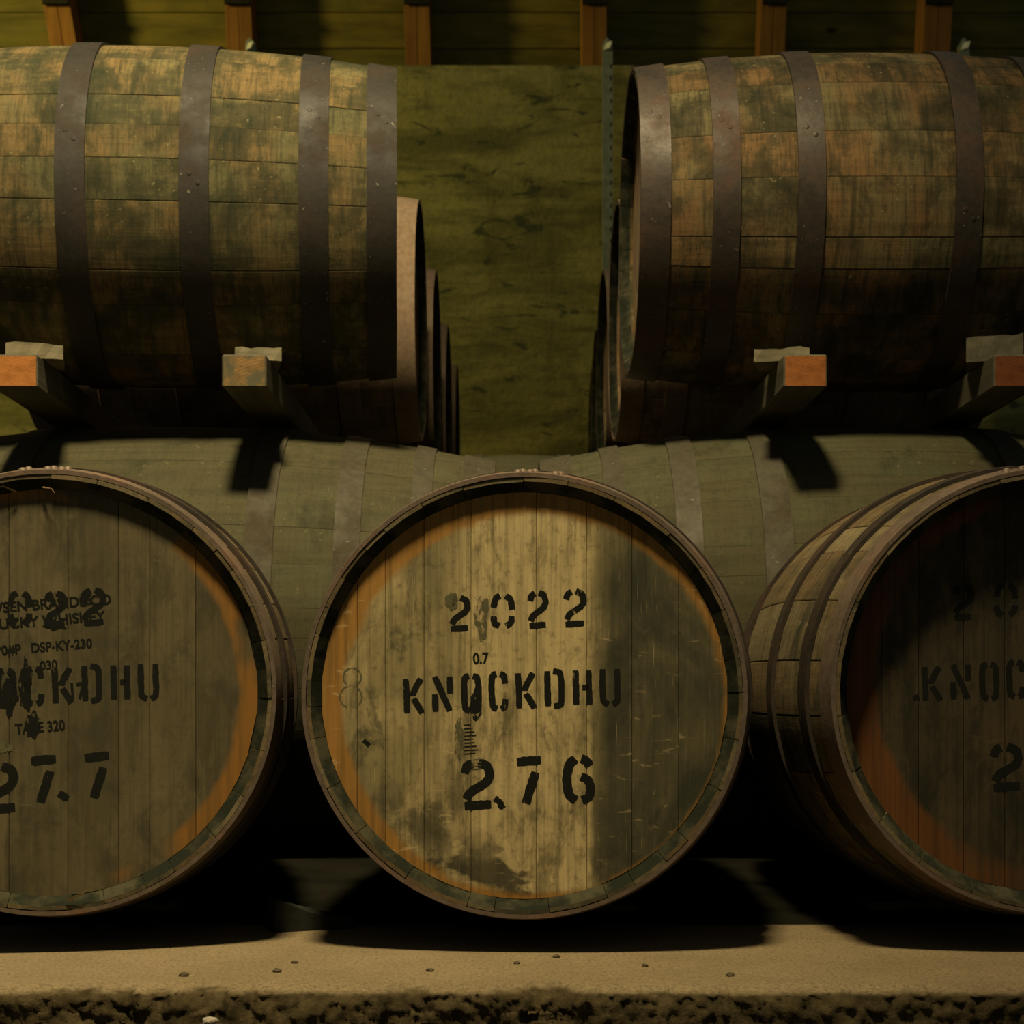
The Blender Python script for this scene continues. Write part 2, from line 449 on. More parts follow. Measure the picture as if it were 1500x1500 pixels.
def box_data(cx, cy, cz, sx, sy, sz, bev=0.0):
    """bevelled box: verts, faces"""
    hx, hy, hz = sx / 2, sy / 2, sz / 2
    if bev <= 0:
        v = [(cx + a * hx, cy + b * hy, cz + c * hz) for a in (-1, 1) for b in (-1, 1) for c in (-1, 1)]
        f = [(0, 1, 3, 2), (4, 6, 7, 5), (0, 4, 5, 1), (2, 3, 7, 6), (0, 2, 6, 4), (1, 5, 7, 3)]
        return v, f
    import bmesh
    bm = bmesh.new()
    bmesh.ops.create_cube(bm, size=1.0)
    for w in bm.verts:
        w.co = (w.co.x * sx, w.co.y * sy, w.co.z * sz)
    bmesh.ops.bevel(bm, geom=bm.edges[:], offset=bev, segments=1, affect='EDGES')
    bm.verts.index_update()
    v = [(w.co.x + cx, w.co.y + cy, w.co.z + cz) for w in bm.verts]
    f = [tuple(w.index for w in p.verts) for p in bm.faces]
    bm.free()
    return v, f

# ------------------------------------------------------------------ the cask builder
def prof(y, L, Rb, Re):
    t = min(1.0, abs(y) / L)
    return Re + (Rb - Re) * (1 - t * t) * (1 + 0.06 * t * t)

def make_stave(parent, az, L, Rb, Re, a0, a1, th, mat, rng, ny, dr, de, gapw=0.0005, ch=0.0011, bev=0.024):
    gap = gapw / Rb
    a0 += gap; a1 -= gap
    am = (a0 + a1) / 2
    ys = [-L + de, -L + bev] + [(-1 + 2 * i / ny) * L for i in range(1, ny)] + [L - bev, L - de]
    v, f = [], []
    m = len(ys)
    for i, y in enumerate(ys):
        r = prof(y, L, Rb, Re) + dr
        ri = r - th
        if i in (0, m - 1):                       # thin lip, bevelled inwards
            ri = r - th * 0.26
            r -= 0.0008
        e = ch / r
        ring = [(r - ch * .9, a0), (r, a0 + e * 1.3), (r, am), (r, a1 - e * 1.3), (r - ch * .9, a1), (ri, a1), (ri, am), (ri, a0)]
        for (rad, a) in ring:
            v.append((rad * math.sin(a), y, rad * math.cos(a)))
    n = 8
    for i in range(m - 1):
        b0, b1 = i * n, (i + 1) * n
        for j in range(n):
            k = (j + 1) % n
            f.append((b0 + k, b1 + k, b1 + j, b0 + j))
    f.append(tuple(reversed(range(n))))
    f.append(tuple(range((m - 1) * n, m * n)))
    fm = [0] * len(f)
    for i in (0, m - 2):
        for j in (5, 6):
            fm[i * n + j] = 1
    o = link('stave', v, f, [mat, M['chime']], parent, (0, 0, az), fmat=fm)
    auto_smooth(o, 25)
    # bent outer face: shade it as part of the round barrel
    me = o.data
    nrm = [None] * len(me.loops)
    for pi, p in enumerate(me.polygons):
        outer = pi < (m - 1) * n and (pi % n) < 4
        for li in p.loop_indices:
            if outer:
                q = me.vertices[me.loops[li].vertex_index].co
                slope = -2 * (Rb - Re) * q.y / (L * L)
                nv = Vector((q.x, 0, q.z)).normalized()
                nv.y = -slope
                if pi % n in (0, 3):
                    nv = (nv + p.normal).normalized()
                nrm[li] = nv.normalized()
            else:
                nrm[li] = p.normal.copy()
    me.normals_split_custom_set(nrm)
    return o

def make_hoop(parent, az, L, Rb, Re, y0, y1, mat, off=0.0016, th=0.0036, seg=72, name='hoop', wob=0.0):
    v, f = [], []
    ys = [y0, (y0 * 2 + y1) / 3, (y0 + y1 * 2) / 3, y1]
    n = len(ys) * 2
    for s in range(seg):
        a = 2 * math.pi * s / seg
        w = wob * (mnoise.noise(Vector((math.sin(a) * 2, math.cos(a) * 2, y0 * 9))))
        pts = []
        for y in ys:
            pts.append((prof(y, L, Rb, Re) + off + th, y + w))
        for y in reversed(ys):
            pts.append((prof(y, L, Rb, Re) + off - 0.002, y + w))
        for (r, y) in pts:
            v.append((r * math.sin(a), y, r * math.cos(a)))
    for s in range(seg):
        b0, b1 = s * n, ((s + 1) % seg) * n
        for j in range(n):
            k = (j + 1) % n
            f.append((b0 + j, b0 + k, b1 + k, b1 + j))
    o = link(name, v, f, mat, parent, (0, 0, az))
    return auto_smooth(o, 30)

def make_rivet(parent, az, L, Rb, Re, y, a, mat, rad=0.006, h=0.004, off=0.0044):
    v, f = [], []
    n = 8
    r0 = prof(y, L, Rb, Re) + off
    er = Vector((math.sin(a), 0, math.cos(a))); et = Vector((math.cos(a), 0, -math.sin(a))); ey = Vector((0, 1, 0))
    c = er * r0 + ey * y
    for (q, hh) in ((1.0, -0.001), (0.85, h * .6), (0.45, h)):
        for i in range(n):
            t = 2 * math.pi * i / n
            v.append(c + (et * math.cos(t) + ey * math.sin(t)) * rad * q + er * hh)
    for k in range(2):
        for i in range(n):
            j = (i + 1) % n
            f.append((k * n + i, k * n + j, (k + 1) * n + j, (k + 1) * n + i))
    f.append(tuple(range(2 * n, 3 * n)))
    o = link('rivet', v, f, mat, parent, (0, 0, az))
    return auto_smooth(o, 50)

def make_board(parent, az, x0, x1, rad, yf, th, mat, sgn):
    """one head board between x0 and x1; sgn -1 faces local -Y"""
    g = 0.0002
    x0 = max(x0 + g, -rad * 0.9985); x1 = min(x1 - g, rad * 0.9985)
    ch = 0.0008
    nx = 7
    xs = [x0, x0 + ch] + [x0 + (x1 - x0) * i / (nx - 1) for i in range(1, nx - 1)] + [x1 - ch, x1]
    v, f = [], []
    m = len(xs)
    for i, x in enumerate(xs):
        zz = math.sqrt(max(rad * rad - x * x, 1e-8))
        d = ch if i in (0, m - 1) else 0.0
        yfr = yf - sgn * d
        ybk = yf - sgn * th
        v += [(x, yfr, -zz), (x, yfr, zz), (x, ybk, -zz), (x, ybk, zz)]
    for i in range(m - 1):
        a, b = i * 4, (i + 1) * 4
        q = [(a, b, b + 1, a + 1), (a + 2, a + 3, b + 3, b + 2), (a + 1, b + 1, b + 3, a + 3), (a, a + 2, b + 2, b)]
        f += q if sgn < 0 else [tuple(reversed(t)) for t in q]
    e = (m - 1) * 4
    f += [(0, 1, 3, 2), (e, e + 2, e + 3, e + 1)] if sgn < 0 else [(2, 3, 1, 0), (e + 1, e + 3, e + 2, e)]
    o = link('head_board', v, f, mat, parent, (0, 0, az))
    return o

def make_cask(name, label, group, loc, rz, L, Rb, Re, th, nst, hoops, mstave, mhoop, mhead, seed, recess=0.036,
              boards=None, heads=(-1, 1), ny=14, roll=0.0, cat='cask', rivets=(), dr=0.0008, hoff=0.0016, seg=72, rim_mat=None, gapw=0.0005, ch=0.0011, bev=0.024, rsize=(0.006, 0.004, 0.0046)):
    rng = random.Random(seed)
    t = thing(name, label, cat, loc, rz, group)
    w = [rng.uniform(0.55, 1.45) for _ in range(nst)]
    s = sum(w)
    a = roll
    for i in range(nst):
        da = 2 * math.pi * w[i] / s
        make_stave(t, Rb, L, Rb, Re, a, a + da, th, mstave, rng, ny, rng.uniform(-dr, dr), rng.uniform(0, 0.0012), gapw, ch, bev)
        a += da
    for i, (y0, y1) in enumerate(hoops):
        rim = abs(y0) > L * 0.9 or abs(y1) > L * 0.9
        hm = rim_mat if (rim and rim_mat) else mhoop
        ho = make_hoop(t, Rb, L, Rb, Re, y0, y1, hm, hoff, seg=seg, wob=0.0015)
        for (y, ang) in rivets:
            if y0 <= y <= y1:
                make_rivet(ho, 0.0, L, Rb, Re, y, ang, hm, *rsize)
    rad = Re - th * 0.80
    for sg in heads:
        bd = boards
        if bd is None:
            bd = [-rad]
            while bd[-1] < rad - 0.05:
                bd.append(bd[-1] + rng.uniform(0.055, 0.09))
            bd[-1] = rad
        for i in range(len(bd) - 1):
            make_board(t, Rb, bd[i], bd[i + 1], rad, sg * (L - recess) + rng.uniform(-.0001, .0001), 0.02, mhead, sg)
    return t

# ------------------------------------------------------------------ stencil lettering
GLYPH = {
    'K': [[(.1, 0), (.08, 1)], [(.92, 1), (.66, .78), (.46, .58), (.44, .50)], [(.48, .42), (.95, 0)]],
    'N': [[(.08, 0), (.06, .50)], [(.08, 1), (.92, .02)], [(.96, 1), (.96, .52)]],
    'O': [[(.40, 1), (.18, .95), (.10, .78), (.10, .22), (.18, .05), (.40, 0)], [(.62, 1), (.84, .95), (.92, .78), (.92, .22), (.84, .05), (.62, 0)]],
    'C': [[(.40, 1), (.18, .95), (.10, .78), (.10, .22), (.18, .05), (.40, 0)], [(.62, 1), (.84, .94), (.92, .72)], [(.92, .28), (.84, .06), (.62, 0)]],
    'D': [[(.12, 0), (.12, 1)], [(.46, 1), (.80, .96), (.92, .80), (.92, .20), (.82, .04), (.46, 0)]],
    'H': [[(.12, 0), (.12, 1)], [(.88, 0), (.88, 1)], [(.48, .50), (.86, .50)]],
    'U': [[(.10, 1), (.10, .22), (.18, .06), (.42, 0)], [(.92, 1), (.92, .22), (.84, .06), (.62, 0)]],
    '2': [[(.02, .76), (.12, .92), (.32, .99)], [(.54, 1), (.86, .92), (.96, .72), (.80, .54), (.26, .34), (.06, .17)], [(.0, .02), (1, .05)]],
    '0': [[(.36, 1), (.12, .90), (.03, .62)], [(.66, 1), (.90, .86), (1, .54)], [(.03, .34), (.08, .12), (.34, .02)], [(.98, .34), (.93, .12), (.68, .02)]],
    '7': [[(0, .93), (1, .97)], [(.76, .70), (.34, .0)]],
    '6': [[(.40, 1), (.16, .86), (.05, .55), (.12, .18), (.40, .02)], [(.62, 1), (.82, .95), (.95, .82)], [(.60, .58), (.86, .50), (.98, .30), (.88, .10), (.62, .03)]],
    '5': [[(.12, .97), (.95, .97)], [(.10, .86), (.10, .58)], [(.3, .60), (.82, .55), (.97, .32), (.84, .10), (.56, .02)], [(.04, .20), (.14, .06), (.34, .0)]],
}

def catmull(p, n=5):
    if len(p) < 3:
        return [Vector(q) for q in p]
    P = [Vector(q) for q in p]
    P = [P[0] * 2 - P[1]] + P + [P[-1] * 2 - P[-2]]
    out = []
    for i in range(1, len(P) - 2):
        for k in range(n):
            t = k / n
            a, b, c, d = P[i - 1], P[i], P[i + 1], P[i + 2]
            out.append(0.5 * ((2 * b) + (c - a) * t + (2 * a - 5 * b + 4 * c - d) * t * t + (3 * b - a - 3 * c + d) * t ** 3))
    out.append(P[-2])
    return out

def ribbon(pts, w, v, f, y, jit, rng):
    n = len(pts)
    # resample so that edges can wander a little
    L0 = []
    for i in range(n - 1):
        d = (pts[i + 1] - pts[i]).length
        m = max(1, int(d / 0.004))
        for k in range(m):
            L0.append(pts[i].lerp(pts[i + 1], k / m))
    L0.append(pts[-1])
    b = len(v)
    for i, p in enumerate(L0):
        q0 = L0[max(i - 1, 0)]; q1 = L0[min(i + 1, len(L0) - 1)]
        t = (q1 - q0).normalized()
        nn = Vector((-t.y, t.x))
        e = 0.88 if i in (0, len(L0) - 1) else 1.0
        wl = w / 2 * e * (1 + rng.uniform(-jit, jit)); wr = w / 2 * e * (1 + rng.uniform(-jit, jit))
        a = p + nn * wl; c = p - nn * wr
        v += [(a.x, y, a.y), (c.x, y, c.y)]
    for i in range(len(L0) - 1):
        k = b + i * 2
        f.append((k, k + 1, k + 3, k + 2))

def stencil(parent, az, ch, x, z, w, h, t, y, rot=0.0, mat=None, shear=0.0, name='stencil_character'):
    """character with its lower-left corner at x,z (metres on the head)"""
    rng = random.Random(int(x * 7000) + ord(ch))
    v, f = [], []
    cr, sr = math.cos(rot), math.sin(rot)
    for st in GLYPH[ch]:
        pts = []
        for q in catmull(st):
            px = q.x * (w - t) + t / 2 + shear * q.y * h; pz = q.y * (h - t) + t / 2
            pts.append(Vector((px * cr - pz * sr + x, px * sr + pz * cr + z)))
        ribbon(pts, t, v, f, y, 0.10, rng)
    return link(name, v, f, mat or M['paint'], parent, (0, 0, az))

def strokes(parent, az, lines, w, y, mat, name):
    rng = random.Random(len(lines) * 17)
    v, f = [], []
    for st in lines:
        ribbon(catmull(st), w, v, f, y, 0.25, rng)
    return link(name, v, f, mat, parent, (0, 0, az))

def blot(parent, az, x, z, rx, rz, y, mat, seed, name='ink_blot', amp=0.45):
    v = [(x, y, z)]; f = []
    n = 36
    for i in range(n):
        a = 2 * math.pi * i / n
        q = 1 + amp * mnoise.fractal(Vector((math.cos(a) * 1.6 + seed, math.sin(a) * 1.6, seed)), 0.7, 2.0, 4)
        v.append((x + rx * q * math.cos(a), y, z + rz * q * math.sin(a)))
    for i in range(n):
        f.append((0, 1 + i, 1 + (i + 1) % n))
    f = [tuple(reversed(t)) for t in f]
    return link(name, v, f, mat, parent, (0, 0, az))

def typed(parent, az, text, x, z, size, y, rot, mat, xs=1.0, name='printed_text'):
    cu = bpy.data.curves.new('txt', 'FONT')
    cu.body = text
    cu.size = size
    cu.offset = size * 0.03
    tmp = bpy.data.objects.new('txt', cu)
    COL.objects.link(tmp)
    dg = bpy.context.evaluated_depsgraph_get()
    me0 = bpy.data.meshes.new_from_object(tmp.evaluated_get(dg))
    cr, sr = math.cos(rot), math.sin(rot)
    v = []
    for q in me0.vertices:
        px, pz = q.co.x * xs, q.co.y
        v.append((px * cr - pz * sr + x, y, px * sr + pz * cr + z))
    f = [tuple(p.vertices) for p in me0.polygons]
    bpy.data.objects.remove(tmp, do_unlink=True)
    bpy.data.curves.remove(cu)
    bpy.data.meshes.remove(me0)
    return link(name, v, f, mat, parent, (0, 0, az))

# ================================================================== THE SETTING
# raised concrete platform with a broken front edge
def build_platform():
    X0, X1 = -3.2, 3.2
    nx = 1100
    prof_pts = [(2.36, -0.3), (2.36, -0.004), (2.352, 0.0), (2.25, 0.0), (2.1, 0.0), (2.0, 0.0), (1.90, 0.0), (1.86, 0.0), (1.835, 0.0), (1.82, 0.0), (1.81, -0.001), (1.802, -0.003),
                (1.797, -0.005), (1.794, -0.008), (1.792, -0.012), (1.790, -0.016), (1.789, -0.020), (1.788, -0.025), (1.788, -0.030), (1.787, -0.035), (1.787, -0.041), (1.786, -0.048), (1.786, -0.055), (1.785, -0.063),
                (1.785, -0.075), (1.785, -0.10), (1.785, -0.16), (1.785, -0.30), (1.785, -0.60)]
    v, f = [], []
    n = len(prof_pts)
    for i in range(nx + 1):
        # denser in view
        u = -1 + 2 * i / nx
        x = (0.35 * u + 0.65 * u ** 3) * X1
        for (y, z) in prof_pts:
            amt = 0.0
            if y < 1.85:
                amt = min(1.0, (1.85 - y) / 0.05)
            p = Vector((x * 14, y * 14, z * 22))
            big = mnoise.fractal(Vector((x * 5.0, 3.3, z * 12)), 0.8, 2.0, 4)
            fine = mnoise.fractal(p * 4.5, 0.6, 2.1, 5)
            face = min(1.0, max(0.0, -z / 0.03))
            chip = max(0.0, mnoise.fractal(Vector((x * 9.0 + 4, 7.7, 0.0)), 0.7, 2.0, 4) - 0.08) * 0.030
            yy = y + amt * (0.006 * big + 0.0052 * fine) + amt * (chip if z > -0.045 else chip * 0.4)
            zz = z + amt * (1 - face * 0.5) * (0.0036 * fine - 0.002 * abs(big)) - (0.4 * chip if amt > 0.75 and z > -0.03 else 0)
            zz = min(zz, 0.0) if y > 1.80 else zz
            v.append((x, yy + (0.072 if y < 1.99 else 0.0), zz))
    for i in range(nx):
        for j in range(n - 1):
            a = i * n + j
            f.append((a, a + 1, a + n + 1, a + n))
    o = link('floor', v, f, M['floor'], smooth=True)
    tag(o, 'sandy concrete platform with a broken front edge under the casks', None, kind='structure')
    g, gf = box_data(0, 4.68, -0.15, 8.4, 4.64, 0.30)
    tag(link('floor', g, gf, M['ground']), 'earth floor behind the concrete kerb, with painted-in shade', kind='structure')
    g, gf = box_data(0, -0.6, -0.65, 7.0, 4.9, 0.1)
    tag(link('floor', g, gf, M['aisle']), 'aisle floor below the concrete platform, paled to bounce light', kind='structure')
build_platform()

# back wall with timber framing above it
WY = 7.0
WTOP = CAM_H + (1000 - 95) / 2358 * WY
v, f = box_data(0, WY + 0.14, WTOP / 2 - 0.05, 8.4, 0.28, WTOP + 0.1, 0.006)
tag(link('wall_back', v, f, M['wall']), 'mouldy olive back wall with streaky boarded surface', kind='structure')
PY = WY + 0.20
planks = thing('wall_back', 'olive pine plank wall above the back wall', None, (0, PY, WTOP))
del_keys = [k for k in ('category',) if k in planks]
for k in del_keys: del planks[k]
planks['kind'] = 'structure'
ph = 0.150
zb = 0.0
zlist = [0.0, 0.150, 0.312, 0.47, 0.63]
for i in range(4):
    z0, z1 = zlist[i], zlist[i + 1]
    v, f = box_data(0, 0.012 + random.uniform(-.001, .001), (z0 + z1) / 2, 8.4, 0.024, (z1 - z0) - 0.004, 0.002)
    link('plank', v, f, M['plank'], planks)

def stud(px0, px1, lean, label_i):
    """double pine upright standing on the wall top, px at its foot"""
    s = 2358 / (WY + 0.02)
    x0 = (px0 - 745) / s; x1 = (px1 - 745) / s
    t = thing('wall_stud', label_i, 'stud', ((x0 + x1) / 2, WY + 0.02, WTOP), 0, 'double pine uprights above the back wall')
    w = (x1 - x0) / 2
    for k in (-1, 1):
        v, f = box_data(k * w / 2, 0.085, 0.30, w - 0.002, 0.155, 0.60, 0.002)
        v = [(a + lean * c, b, c) for (a, b, c) in v]
        link('upright', v, f, M['stud'], t)
    v, f = box_data(lean * 0.285, -0.006, 0.286, w * 2 - 0.004, 0.012, 0.035, 0.002)
    link('nailing_plate', v, f, M['hole'], t)
    return t
sl = [(78, 118, -0.17, 'leaning double pine upright on the wall top, brightest orange of its row'),
      (333, 372, -0.05, 'double pine upright on the wall top over the middle of the warm-toned upper cask'),
      (594, 632, -0.03, 'double pine upright on the wall top beside no steel post, over the open gap'),
      (852, 889, 0.0, 'double pine upright on the wall top behind the tall steel strut post'),
      (1112, 1150, 0.04, 'dim pine upright on the wall top over the bilge of the blackened upper cask'),
      (1350, 1392, 0.05, 'nearly black pine upright on the wall top in the darkest corner')]
for a in sl:
    stud(*a)
# header running over the uprights
v, f = box_data(0, WY + 0.10, WTOP + 0.66, 8.4, 0.2, 0.12, 0.004)
tag(link('trim_1', v, f, M['stud']), 'pine header beam lying over the uprights', kind='structure')

# perforated steel strut posts in front of the wall
def post(px, label):
    y = 6.92
    s = 2358 / y
    x = (px - 745) / s
    top = CAM_H + (1000 - 66) / s
    t = thing('strut_post', label, 'post', (x, y, 0), 0, 'perforated steel strut posts before the back wall')
    w = 0.021
    # C channel, open towards the wall
    out = [(-w, 0.03), (-w, -0.011), (w, -0.011), (w, 0.03), (w - .004, 0.03), (w - .004, -0.007), (-w + .004, -0.007), (-w + .004, 0.03)]
    v = [(a, b, z) for z in (0.0, top) for (a, b) in out]
    n = len(out)
    f = [(i, (i + 1) % n, n + (i + 1) % n, n + i) for i in range(n)] + [tuple(reversed(range(n))), tuple(range(n, 2 * n))]
    chan = link('channel', v, f, M['steel'], t)
    # cut tongue at the top
    v = [(-w, -0.011, top), (w, -0.011, top), (w * .55, -0.011, top + 0.012), (-w * .2, -0.011, top + 0.03), (-w * .75, -0.011, top + 0.016)]
    v += [(a, b + 0.005, c) for (a, b, c) in v]
    f = [(0, 1, 2, 3, 4), (9, 8, 7, 6, 5)] + [(i, 5 + i, 5 + (i + 1) % 5, (i + 1) % 5) for i in range(5)]
    link('cut_tongue', v, f, M['steel'], t)
    # bright bent tab that catches the lamp
    v, f = box_data(0.004, -0.016, top - 0.012, 0.026, 0.006, 0.03, 0.001)
    v = [(a + (c - top) * 0.35, b - a * 0.9 - 0.006, c) for (a, b, c) in v]
    link('bent_tab', v, f, M['steel_bright'], t)
    v, f = [], []
    z = 0.9
    while z < top - 0.06:
        bv, bf = box_data(0.0125, -0.0115, z, 0.005, 0.002, 0.018)
        b = len(v); v += bv; f += [tuple(b + q for q in p) for p in bf]
        z += 0.05
    tag(link('slots', v, f, M['hole'], chan), kind='stuff')
post(367, 'steel strut post tip peeking over the warm-toned upper cask')
post(890, 'tall perforated steel strut post standing in the gap between the upper casks')
post(1412, 'steel strut post tip peeking over the blackened upper cask')

# ================================================================== CASKS
# ---- front row, heads to the aisle
FL, FRb, FRe = 0.445, 0.325, 0.286
F_HOOPS = [(-0.445, -0.402), (-0.345, -0.312), (-0.17, -0.135), (0.135, 0.17), (0.312, 0.345), (0.402, 0.445)]
FRONT_D = 2.10

def front_cask(hx, rz, label, mhead, seed, boards, rivs, z=0.0, recess=0.013):
    # hx: head centre X; rz: yaw; the axis passes through the head centre
    c = Vector((hx, FRONT_D)) + Vector((-math.sin(rz), math.cos(rz))) * FL
    return make_cask('whisky_cask', label, 'casks of the front row, heads to the aisle', (c.x, c.y, 0.012 + z), rz, FL, FRb, FRe, 0.024, 30,
                     F_HOOPS, M['stave_front'], M['hoop_rust'], mhead, seed, recess=recess, boards=boards, heads=(-1,), ny=16,
                     rivets=[(-0.43, a) for a in rivs] + [(-0.415, a + .02) for a in rivs], rim_mat=M['hoop_front'], seg=96, bev=min(0.024, recess + 0.003))

bm_ = [-0.267, -0.219, -0.182, -0.131, -0.069, 0.017, 0.083, 0.142, 0.203, 0.267]
mid = front_cask(0.019, R(-2.6), 'oak cask head stencilled 276 with a pale cleaned band down its middle', M['head_mid'], 11, bm_, (-0.025, 0.03, 0.145))
bl_ = [-0.267, -0.20, -0.13, -0.055, 0.02, 0.085, 0.125, 0.185, 0.267]
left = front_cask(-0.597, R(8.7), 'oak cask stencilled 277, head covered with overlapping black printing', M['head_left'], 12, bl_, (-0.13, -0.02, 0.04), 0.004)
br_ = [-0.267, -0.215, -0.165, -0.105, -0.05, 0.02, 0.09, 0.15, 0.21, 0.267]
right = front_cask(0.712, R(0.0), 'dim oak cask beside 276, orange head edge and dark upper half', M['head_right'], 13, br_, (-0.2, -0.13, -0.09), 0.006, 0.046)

YH = -(FL - 0.013) - 0.00022
S = 1102.0
def hx(px, c=766): return (px - c) / S
def hz(py, c=1019): return -(py - c) / S

def lettering(t, year, word, number, cx, cy, YH=YH):
    T = 9.2 / S
    rot = R(2.6)
    for ch, x0, x1, y0, y1 in year:
        stencil(t, FRb, ch, hx(x0, cx), hz(y1, cy), (x1 - x0) / S, (y1 - y0) / S, T, YH, R(0.8), shear=0.02)
    for ch, x0, x1, y0, y1 in word:
        stencil(t, FRb, ch, hx(x0, cx), hz(y1, cy), (x1 - x0) / S, (y1 - y0) / S, T, YH, R(0.6), shear=-0.015)
    for ch, x0, x1, y0, y1 in number:
        stencil(t, FRb, ch, hx(x0, cx), hz(y1, cy), (x1 - x0) / S, (y1 - y0) / S, 13.2 / S, YH, R(1.0))

YEAR = [('2', 656, 690, 873, 928), ('0', 717, 754, 870, 924), ('2', 770, 803, 866, 924), ('2', 822, 858, 864, 922)]
WORD = [('K', 590, 625, 990, 1049), ('N', 632, 666, 987, 1047), ('O', 674, 708, 986, 1046), ('C', 714, 747, 983, 1043),
        ('K', 753, 788, 982, 1042), ('D', 794, 828, 979, 1039), ('H', 835, 869, 978, 1037), ('U', 874, 909, 976, 1036)]
NUM6 = [('2', 674, 726, 1110, 1187), ('7', 751, 799, 1104, 1182), ('6', 821, 871, 1104, 1179)]
lettering(mid, YEAR, WORD, NUM6, 766, 1019)
YB = YH - 0.0001
typed(mid, FRb, '0.7', hx(693), hz(973), 0.020, YH, R(3), M['paint'], 0.85)
blot(mid, FRb, hx(697), hz(1032), 0.0075, 0.020, YB, M['paint_blot'], 1.0)
blot(mid, FRb, hx(672), hz(1078), 0.0065, 0.026, YH, M['paint_faint'], 2.0)
blot(mid, FRb, hx(705), hz(905), 0.010, 0.028, YH, M['paint_faint'], 3.0)
blot(mid, FRb, hx(662), hz(882), 0.010, 0.010, YB, M['paint_faint'], 4.0)
bars = [[(hx(680), hz(1062 + i * 5.2)), (hx(690 + 1.6 * (i % 4) + i * .8), hz(1061 + i * 5.2))] for i in range(9)]
strokes(mid, FRb, bars, 0.0016, YH, M['paint'], 'ink_bars')
bars = [[(hx(690), hz(1112 + i * 4.6)), (hx(704), hz(1111 + i * 4.6))] for i in range(4)]
strokes(mid, FRb, bars, 0.0014, YB, M['paint_faint'], 'ink_bars')
strokes(mid, FRb, [[(hx(724), hz(1168)), (hx(730), hz(1172)), (hx(737), hz(1182))]], 0.008, YB, M['paint'], 'ink_dash')
strokes(mid, FRb, [[(hx(533), hz(1084)), (hx(542), hz(1092))]], 0.006, YH, M['paint'], 'ink_dash')
def ringpts(cx, cy, r, a0=0, a1=360, n=16):
    return [(hx(cx + r * math.cos(R(a0 + (a1 - a0) * i / n))), hz(cy + r * math.sin(R(a0 + (a1 - a0) * i / n)))) for i in range(n + 1)]
strokes(mid, FRb, [ringpts(517, 992, 13, 130, 420), ringpts(515, 1021, 16, 110, 440)], 0.0022, YH, M['paint_faint'], 'chalk_ring')

# left cask: 2022 / KNOCKDHU / 277 over the old printing; its head centre is at px 75, 1010
LX, LY = 75, 1012
def sh(seq, dx, dy): return [(c, a + dx, b + dx, e + dy, g + dy) for (c, a, b, e, g) in seq]
yl = sh(YEAR, -706, -6)
yl[2] = ('2', 62, 97, 864, 921)
yl[3] = ('2', 115, 152, 859, 917)
wl = sh(WORD, -680, -10)
n7 = [('2', -22, 30, 1112, 1188), ('7', 40, 88, 1100, 1178), ('7', 115, 163, 1096, 1172)]
lettering(left, yl, wl, n7, LX, LY)
def lx(p): return hx(p, LX)
def lz(p): return hz(p, LY)
rl = R(5)
typed(left, FRb, 'WSEN BRANDS CO', lx(-14), lz(898), 0.0185, YB, rl, M['paint'], 0.98)
typed(left, FRb, 'KENTUCKY WHISKEY', lx(-52), lz(925), 0.0185, YB, rl, M['paint'], 1.02)
typed(left, FRb, '190#P   DSP-KY-230', lx(-12), lz(959), 0.017, YB, rl, M['paint'], 0.90)
typed(left, FRb, '030', lx(58), lz(979), 0.016, YB, rl, M['paint'], 0.95)
typed(left, FRb, '17', lx(98), lz(1022), 0.030, YB, rl, M['paint'], 0.75)
typed(left, FRb, 'TARE 320', lx(24), lz(1072), 0.019, YB, rl, M['paint'], 0.80)
blot(left, FRb, lx(15), lz(1018), 0.011, 0.022, YB - .0001, M['paint_blot'], 5.0)
blot(left, FRb, lx(38), lz(1005), 0.008, 0.030, YB - .0001, M['paint_blot'], 6.0)
blot(left, FRb, lx(48), lz(1058), 0.011, 0.016, YB - .0001, M['paint_blot'], 7.0)
blot(left, FRb, lx(82), lz(879), 0.011, 0.012, YB - .0001, M['paint_blot'], 8.0)
blot(left, FRb, lx(122), lz(874), 0.008, 0.011, YB - .0001, M['paint_blot'], 8.5)
blot(left, FRb, lx(80), lz(914), 0.014, 0.007, YB - .0001, M['paint_blot'], 8.8)
blot(left, FRb, lx(8), lz(1088), 0.012, 0.010, YB, M['paint_faint'], 9.0)
strokes(left, FRb, [[(lx(84), lz(1158)), (lx(97), lz(1166))]], 0.009, YB, M['paint'], 'ink_dash')

# right cask
RX, RY = 1545, 1008
yr = sh(YEAR, 755, -22)
wr = sh(WORD, 776, -22)
lettering(right, yr, wr, [('2', 1466, 1518, 1084, 1158), ('7', 1542, 1590, 1080, 1156), ('5', 1612, 1662, 1078, 1154)], RX, RY, YH + 0.033)
strokes(right, FRb, [[(hx(1355, RX), hz(1019, RY)), (hx(1364, RX), hz(1017, RY))]], 0.007, YH + 0.033, M['paint'], 'ink_dash')

# thin packing laths under the front row
def lath(x, y, z, w, label):
    v, f = box_data(0, 0, z / 2, w, 0.09, z, 0.0015)
    o = link('packing_lath', v, f, M['beam'], None, (x, y, 0))
    tag(o, label, 'lath', 'packing laths under the front casks')
lath(-0.664, 2.54, 0.0135, 0.3, 'thin packing lath under the cask with overlapping black printing')
lath(0.052, 2.54, 0.0095, 0.3, 'thin packing lath under the cask with the pale cleaned band')
lath(0.712, 2.545, 0.0135, 0.3, 'thin packing lath under the dim front cask')

